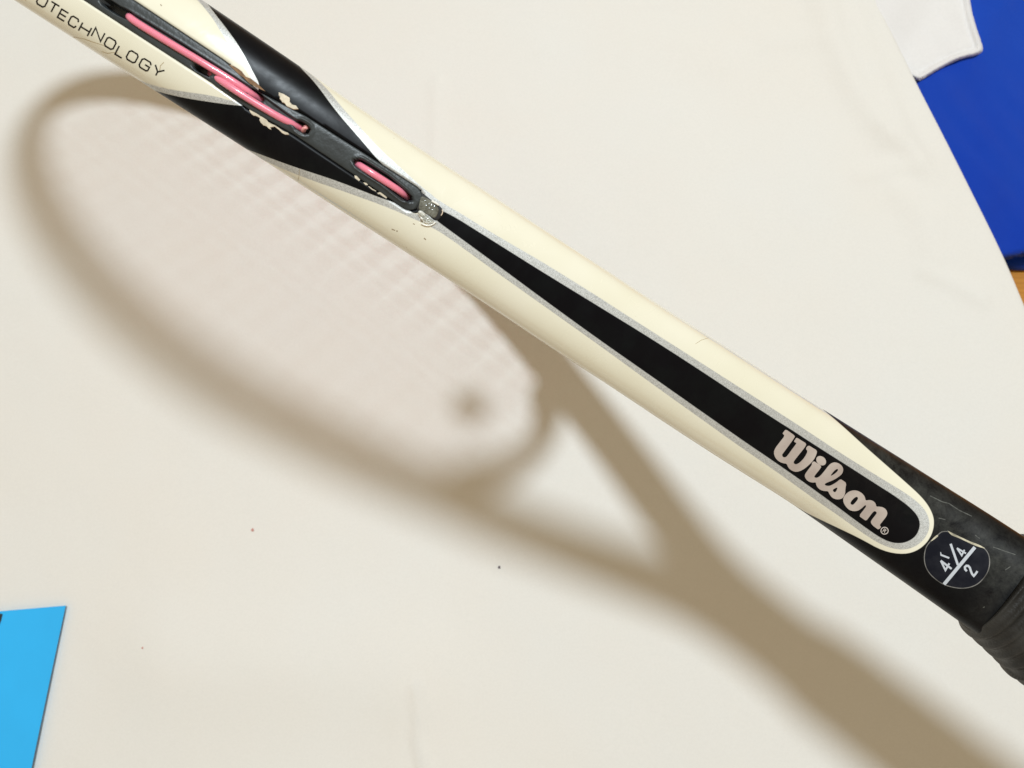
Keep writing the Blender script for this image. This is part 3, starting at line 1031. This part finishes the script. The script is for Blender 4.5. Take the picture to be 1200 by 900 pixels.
bm_ = bpy.data.materials.new('bed_string'); bm_.use_nodes = True
nt_ = bm_.node_tree; pb = nt_.nodes['Principled BSDF']; pb.inputs['Base Color'].default_value = (.84, .25, .35, 1)
tr_ = nt_.nodes.new('ShaderNodeBsdfTransparent'); tr_.inputs[0].default_value = (1, .45, .50, 1)
mx_ = nt_.nodes.new('ShaderNodeMixShader'); mx_.inputs[0].default_value = .5
nt_.links.new(pb.outputs[0], mx_.inputs[1]); nt_.links.new(tr_.outputs[0], mx_.inputs[2])
nt_.links.new(mx_.outputs[0], nt_.nodes['Material Output'].inputs['Surface'])
M['bed'] = bm_
inA, inB = HA - 5.5, HB - 5.5
for k_ in range(16):
    v = (k_ - 7.5) * 14.2
    if abs(v) > inB - 4:
        continue
    du = inA * math.sqrt(1 - (v / inB) ** 2)
    if k_ in (0, 15):
        du -= 4
    pts = [(HC - du + (2 * du) * t, v, .7 * math.sin(t * 18 * math.pi + k_ * math.pi)) for t in np.linspace(0, 1, 60)]
    tube_mesh('main_string', pts, .50, M['bed'], racket, 6)
for k_ in range(19):
    u_ = HC + (k_ - 9) * 15.3
    if abs(u_ - HC) > inA - 6:
        continue
    dv = inB * math.sqrt(1 - ((u_ - HC) / inA) ** 2)
    tube_mesh('cross_string', [(u_, -dv + 2 * dv * t, 0) for t in np.linspace(0, 1, 12)], .50, M['bed'], racket, 6)
# round dampener between the two middle strings
bm = bmesh.new()
bmesh.ops.create_cone(bm, cap_ends=True, segments=32, radius1=9.5 * MM, radius2=9.5 * MM, depth=7 * MM)
bmesh.ops.bevel(bm, geom=[e for e in bm.edges if abs(e.verts[0].co.z - e.verts[1].co.z) < 1e-6], offset=1.6 * MM, segments=3, affect='EDGES')
me = bpy.data.meshes.new('vibration_dampener'); bm.to_mesh(me); bm.free()
me.materials.append(simple('dampener_rubber', (.30, .26, .25), .5))
dp = bpy.data.objects.new('vibration_dampener', me); col.objects.link(dp); dp.parent = racket
dp.location = (370.5 * MM, 0, 0)

# ------------------------------------------------------------------ grip: ribbed tape wound over the handle
i_h = index_at(1160)
uT = half[i_h][0]
# where the tape ends, at mid width
def axis_u(pxy):
    return surf(*pxy)
gA = surf(1146, 737); gB = surf(1192, 686)
kshear = (gB[0] - gA[0]) / (gB[2] - gA[2])
u_edge = gA[0] - kshear * gA[2]
print('grip edge u', u_edge, 'shear', kshear, gA, gB)
nth = 160
rows = []
u0s = np.concatenate([np.arange(0, u_edge - 60, 2.0), np.arange(u_edge - 60, u_edge + .01, .25)])
vs = []
H_h = float(np.interp(u_edge, half[:iv[-1], 0], Hs[:iv[-1]]))
wc_h = float(np.interp(u_edge, half[:iv[-1], 0], ws[:iv[-1]]))


def grip_r(th, d):
    """octagon-like handle: radius factors, d = distance from the tape's end"""
    grow = float(np.interp(d, [0, 4, 18, 60], [0.9, 1.5, 4.1, 4.6]))
    growv = float(np.interp(d, [0, 4, 18, 60], [1.2, 1.5, 1.9, 2.0]))
    a, b = 15.0 + growv, H_h + grow
    ex_ = 2.75
    c, s = np.cos(th), np.sin(th)
    return np.sign(c) * np.abs(c) ** (2 / ex_) * a, np.sign(s) * np.abs(s) ** (2 / ex_) * b


th = np.linspace(0, 2 * math.pi, nth, endpoint=False)
for u0 in u0s:
    d = u_edge - u0
    v, w = grip_r(th, d)
    up = u0 + kshear * w
    # the winding: small ribs plus an overlap step each 21 mm, both running round the handle on the slant
    ph = d / 21.0 - th / (2 * math.pi)
    step = (ph % 1.0)
    rib = .85 * (0.5 + 0.5 * np.cos(2 * math.pi * (d / 3.7 - .35 * np.sin(th)))) ** 1.4
    ov = .75 * (1 - step) ** 3
    endr = -.85 * math.exp(-d / .35)
    nn = np.hypot(v, w)
    wob = np.array([.22 * noise.noise(Vector((u0 * .08, math.cos(t) * 1.3, math.sin(t) * 1.3))) for t in th])
    k_ = 1 + (rib + ov * .7 + endr + wob) / nn
    vs.append(np.stack([up, v * k_, w * k_ + wc_h * .6], 1))
# inner lip closing on the shaft
v, w = grip_r(th, 0)
vs.append(np.stack([u_edge + kshear * w - .4, v * .80, w * .80 + wc_h], 1))
m_ = len(vs)
fs = [(a * nth + b, (a + 1) * nth + b, (a + 1) * nth + (b + 1) % nth, a * nth + (b + 1) % nth) for a in range(m_ - 1) for b in range(nth)]
fs.append(tuple(range(nth)))
grip = link_mesh('grip_tape', np.concatenate(vs) * MM, fs, M['tape'], racket)
bm = bmesh.new()
bmesh.ops.create_cone(bm, cap_ends=True, segments=8, radius1=22 * MM, radius2=20 * MM, depth=10 * MM)
bmesh.ops.bevel(bm, geom=bm.edges[:], offset=2 * MM, segments=2, affect='EDGES')
bmesh.ops.rotate(bm, verts=bm.verts, cent=(0, 0, 0), matrix=Matrix.Rotation(math.radians(22.5), 3, 'Z'))
bmesh.ops.rotate(bm, verts=bm.verts, cent=(0, 0, 0), matrix=Matrix.Rotation(math.radians(90), 3, 'Y'))
me = bpy.data.meshes.new('butt_cap'); bm.to_mesh(me); bm.free(); me.materials.append(M['rubber'])
bc = bpy.data.objects.new('butt_cap', me); col.objects.link(bc); bc.parent = racket; bc.location = (-3 * MM, 0, 0)


# ------------------------------------------------------------------ the white sheet
def tag(o, label, cat, kind=None):
    o['label'] = label
    o['category'] = cat
    if kind:
        o['kind'] = kind
    return o


EDGE_PX = [(985, -130), (1008, -55), (1028, 0), (1048, 37), (1062, 65), (1076, 95), (1108, 156), (1148, 236), (1180, 300), (1200, 348), (1225, 410), (1262, 500)]
E2 = np.array([on_cloth(x, y)[:2] for x, y in EDGE_PX])
d0 = E2[0] - E2[2]; d0 /= np.linalg.norm(d0)
d1 = E2[-1] - E2[-2]; d1 /= np.linalg.norm(d1)
E2 = np.concatenate([[E2[0] + d0 * .7], E2, [E2[-1] + d1 * .9]])
seg = np.concatenate([[0], np.cumsum(np.linalg.norm(np.diff(E2, axis=0), axis=1))])
tt = np.unique(np.concatenate([np.linspace(0, .68, 18), np.arange(.66, 1.30, .003), np.linspace(1.31, seg[-1], 20)]))
tt = tt[tt <= seg[-1]]
edge = np.stack([np.interp(tt, seg, E2[:, k_]) for k_ in range(2)], 1)
for _ in range(40):
    e_ = edge.copy(); e_[1:-1] = (edge[:-2] + 2 * edge[1:-1] + edge[2:]) / 4; edge = e_
# inward direction kept constant (across the sheet) so rows never cross
gd = E2[-3] - E2[2]; gd /= np.linalg.norm(gd)
inw = np.array([gd[1], -gd[0]])
if inw[0] > 0:
    inw = -inw
TH = .007
dist = np.concatenate([np.arange(0, .70, .003), np.linspace(.705, 1.7, 60)])


def cw(x, y):
    return on_cloth(x, y)[:2]


creases_and_swell = [([cw(488, 800), cw(492, 830), cw(490, 862), cw(497, 905)],   .0020, .0024),
           ([cw(512, 95), cw(511, 180), cw(513, 262)], .004, .0012),
           ([cw(200, 775), cw(330, 770), cw(470, 790)], .030, .0050),  # broad swell added so the sheet falls darker below it
           ([cw(955, -30), cw(980, 50), cw(1000, 100), cw(1040, 160)], .009, .0034),
           ([cw(1005, 10), cw(1030, 90), cw(1075, 190)], .006, .0018),
           ([cw(1030, 150), cw(1060, 178), cw(1082, 192)], .004, .0007),
           ([cw(1080, 318), cw(1110, 330), cw(1150, 352)], .004, .0016),
           ([cw(1032, 150), cw(1058, 172), cw(1100, 186)], .0045, .0009),
           ([cw(1010, 205), cw(1060, 195), cw(1095, 205)], .005, .0012),
           ([cw(1055, 225), cw(1085, 260), cw(1092, 300)], .008, .0018),
           ([cw(900, 48), cw(960, 44)], .006, .0012),
           ([cw(640, 60), cw(760, 40), cw(850, 70)], .012, .0008)]


def cloth_z(X):
    z = np.zeros(len(X))
    for pts, wd, h in creases_and_swell:
        z += h * np.exp(-(line_dist(X, np.array(pts)) / wd) ** 2)
    nz = np.array([noise.noise(Vector((x * 8, y * 8, .3))) * .0022 + noise.noise(Vector((x * 24 + 5, y * 24, 7.3))) * .0006 + noise.noise(Vector((x * 60 + y * 25, y * 45, 2.3))) * .00018 for x, y in X.tolist()])
    return z + nz


vs = []
# underside, rounded fold, then the top
prof = [(.25, -TH + .0003), (.02, -TH), (.0035, -TH)] + [(TH / 2 - TH / 2 * math.cos(a) - TH / 2 * .0, -TH / 2 - TH / 2 * math.cos(b)) for a, b in []]
arc = [(TH / 2 * (1 - math.sin(a)), -TH / 2 - TH / 2 * math.cos(a)) for a in np.linspace(0, math.pi, 11)]
prof += arc
nfix = len(prof)
top_d = [d for d in dist if d > TH / 2 + .001]
grid_pts = []
for d, z in prof:
    grid_pts.append(np.concatenate([edge + inw * d, np.full((len(edge), 1), z)], 1))
for d in top_d:
    X = edge + inw * d
    grid_pts.append(np.concatenate([X, (cloth_z(X) * min(1, d / .02))[:, None]], 1))
m_ = len(edge)
VV = np.concatenate(grid_pts)
fs = []
for a in range(len(grid_pts) - 1):
    for b in range(m_ - 1):
        fs.append((a * m_ + b, (a + 1) * m_ + b, (a + 1) * m_ + b + 1, a * m_ + b + 1))
sheet = link_mesh('white_sheet', VV, fs, M['sheet'])
tag(sheet, 'large white cotton sheet spread under the racket, its folded edge running down the right', 'sheet')
ZT = -TH                                         # top of what lies under the sheet


def pad(name, poly_px, z0, h, r, mat, parent=None, grid=6.0, hem=None, wr=0.0, lip=0.0):
    """soft flat piece: outline in photo pixels laid at height z0 (m), thickness h with rounded border r px"""
    poly = chaikin(poly_px, 2)
    vo, fs = cdt([poly], grid)
    d = np.maximum(0, -sdf(vo, poly))
    zz = z0 + h * np.sqrt(np.clip(1 - (1 - np.clip(d / r, 0, 1)) ** 2, 0, 1))
    if hem:
        hd, hw, hh = hem
        zz -= hh * np.exp(-((d - hd) / hw) ** 2)
        zz += hh * .8 * np.exp(-((d - hd * .45) / (hd * .35)) ** 2) * (d > .1)
    top = []
    for (x, y), z in zip(vo, zz):
        z += wr * (noise.noise(Vector((x * .011 + y * .005, y * .006, 1.7))) + .15 * noise.noise(Vector((x * .04 - y * .03, y * .012, 4.7)))) * (1 if r <= 0 else min(1, 1))
        top.append(on_cloth(x, y, z))
    bot = [on_cloth(x, y, z0 - .0004) for x, y in vo]
    nn = len(vo)
    es = set()
    for f in fs:
        for i in range(3):
            es.add((f[i], f[(i + 1) % 3]))
    faces = list(fs) + [tuple(i + nn for i in f[::-1]) for f in fs] + [(j, i, i + nn, j + nn) for (i, j) in es if (j, i) not in es]
    o = link_mesh(name, np.array(top + bot), faces, mat, parent)
    bm = bmesh.new(); bm.from_mesh(o.data); bmesh.ops.recalc_face_normals(bm, faces=bm.faces); bm.to_mesh(o.data); bm.free()
    return o


# blue garment below, folded double
gar = pad('blue_garment', [(985, -120), (1400, -120), (1400, 268), (1300, 285), (1225, 297), (1185, 303), (1165, 308), (1090, 250), (1020, 60)], -.022, .0125, 9, M['blue_cloth'], wr=.009, grid=5)
tag(gar, 'royal blue cloth garment sticking out from under the right edge of the white sheet', 'garment')
pad('under_fold', [(1000, -100), (1380, -100), (1380, 300), (1290, 308), (1225, 314), (1196, 318), (1172, 314), (1110, 250), (1030, 60)], -.0335, .006, 5, M['blue_cloth'], parent=gar, wr=0, grid=8)
gn = pad('white_garment', [(985, -90), (1012, 20), (1045, 75), (1074, 96), (1082, 93), (1103, 80), (1126, 69), (1146, 65), (1153, 60), (1151, 50), (1144, 30), (1138, 8), (1134, -30), (1130, -90)], -.0105, .0062, 5.5, M['white_knit'], hem=(9, 2.5, .0012), wr=.007, grid=2.5)
tag(gn, 'white knit cloth with a curved hem lying on the blue garment at the top right', 'garment')

# floor
fl = link_mesh('floor', [(-6, -6, -.036), (6, -6, -.036), (6, 6, -.036), (-6, 6, -.036)], [(0, 1, 2, 3)], M['floor'], smooth=False)
fl['kind'] = 'structure'

# ------------------------------------------------------------------ blue card, bottom left
zc_ = .0016
card_px = [(-90, 723), (0, 716.3), (77, 709.7), (60, 790), (36.5, 902), (24, 965), (-90, 975)]
top = [on_cloth(x, y, zc_ + .0009) for x, y in card_px]
bot = [on_cloth(x, y, zc_ - .0003) for x, y in card_px]
nn = len(card_px)
card = link_mesh('blue_card', np.array(top + bot), [tuple(range(nn)), tuple(range(2 * nn - 1, nn - 1, -1))] + [((i + 1) % nn, i, i + nn, (i + 1) % nn + nn) for i in range(nn)], M['card'], smooth=False)
bm = bmesh.new(); bm.from_mesh(card.data); bmesh.ops.recalc_face_normals(bm, faces=bm.faces); bm.to_mesh(card.data); bm.free()
tag(card, 'bright sky blue card lying on the sheet in the lower left corner', 'card')
pr_px = [(-40, 722.5), (0, 719.2), (3.2, 719.6), (1.5, 727), (-1.5, 735), (-8, 752), (-40, 800)]
pm = link_mesh('black_print', np.array([on_cloth(x, y, zc_ + .0010) for x, y in pr_px] + [on_cloth(x, y, zc_ + .0008) for x, y in pr_px]),
               [tuple(range(6, -1, -1)), tuple(range(7, 14))] + [((i + 1) % 7, i, i + 7, (i + 1) % 7 + 7) for i in range(7)], M['card_print'], card, smooth=False)


# ------------------------------------------------------------------ lint specks on the sheet
def lint(x, y, r, mat, label):
    bm = bmesh.new()
    bmesh.ops.create_icosphere(bm, subdivisions=2, radius=r)
    for v in bm.verts:
        v.co *= 1 + .45 * noise.noise(v.co * 2200)
        v.co.z *= .5
    me = bpy.data.meshes.new('lint_speck'); bm.to_mesh(me); bm.free(); me.materials.append(mat)
    o = bpy.data.objects.new('lint_speck', me); col.objects.link(o)
    p = on_cloth(x, y)
    z = float(cloth_z(np.array([p[:2]]))[0])
    o.location = (p[0], p[1], z + r * .35)
    tag(o, label, 'lint')


lint(585, 665, .0007, M['speck'], 'tiny dark lint speck on the sheet just below the shadow of the racket throat')
lint(297, 621, .0008, M['speck_red'], 'tiny reddish speck on the open sheet below the hoop shadow')
lint(172, 758, .0005, M['speck_red'], 'tiniest pale brown speck on the sheet right of the blue card')

print('verts total', sum(len(o.data.vertices) for o in scene.objects if o.type == 'MESH'))
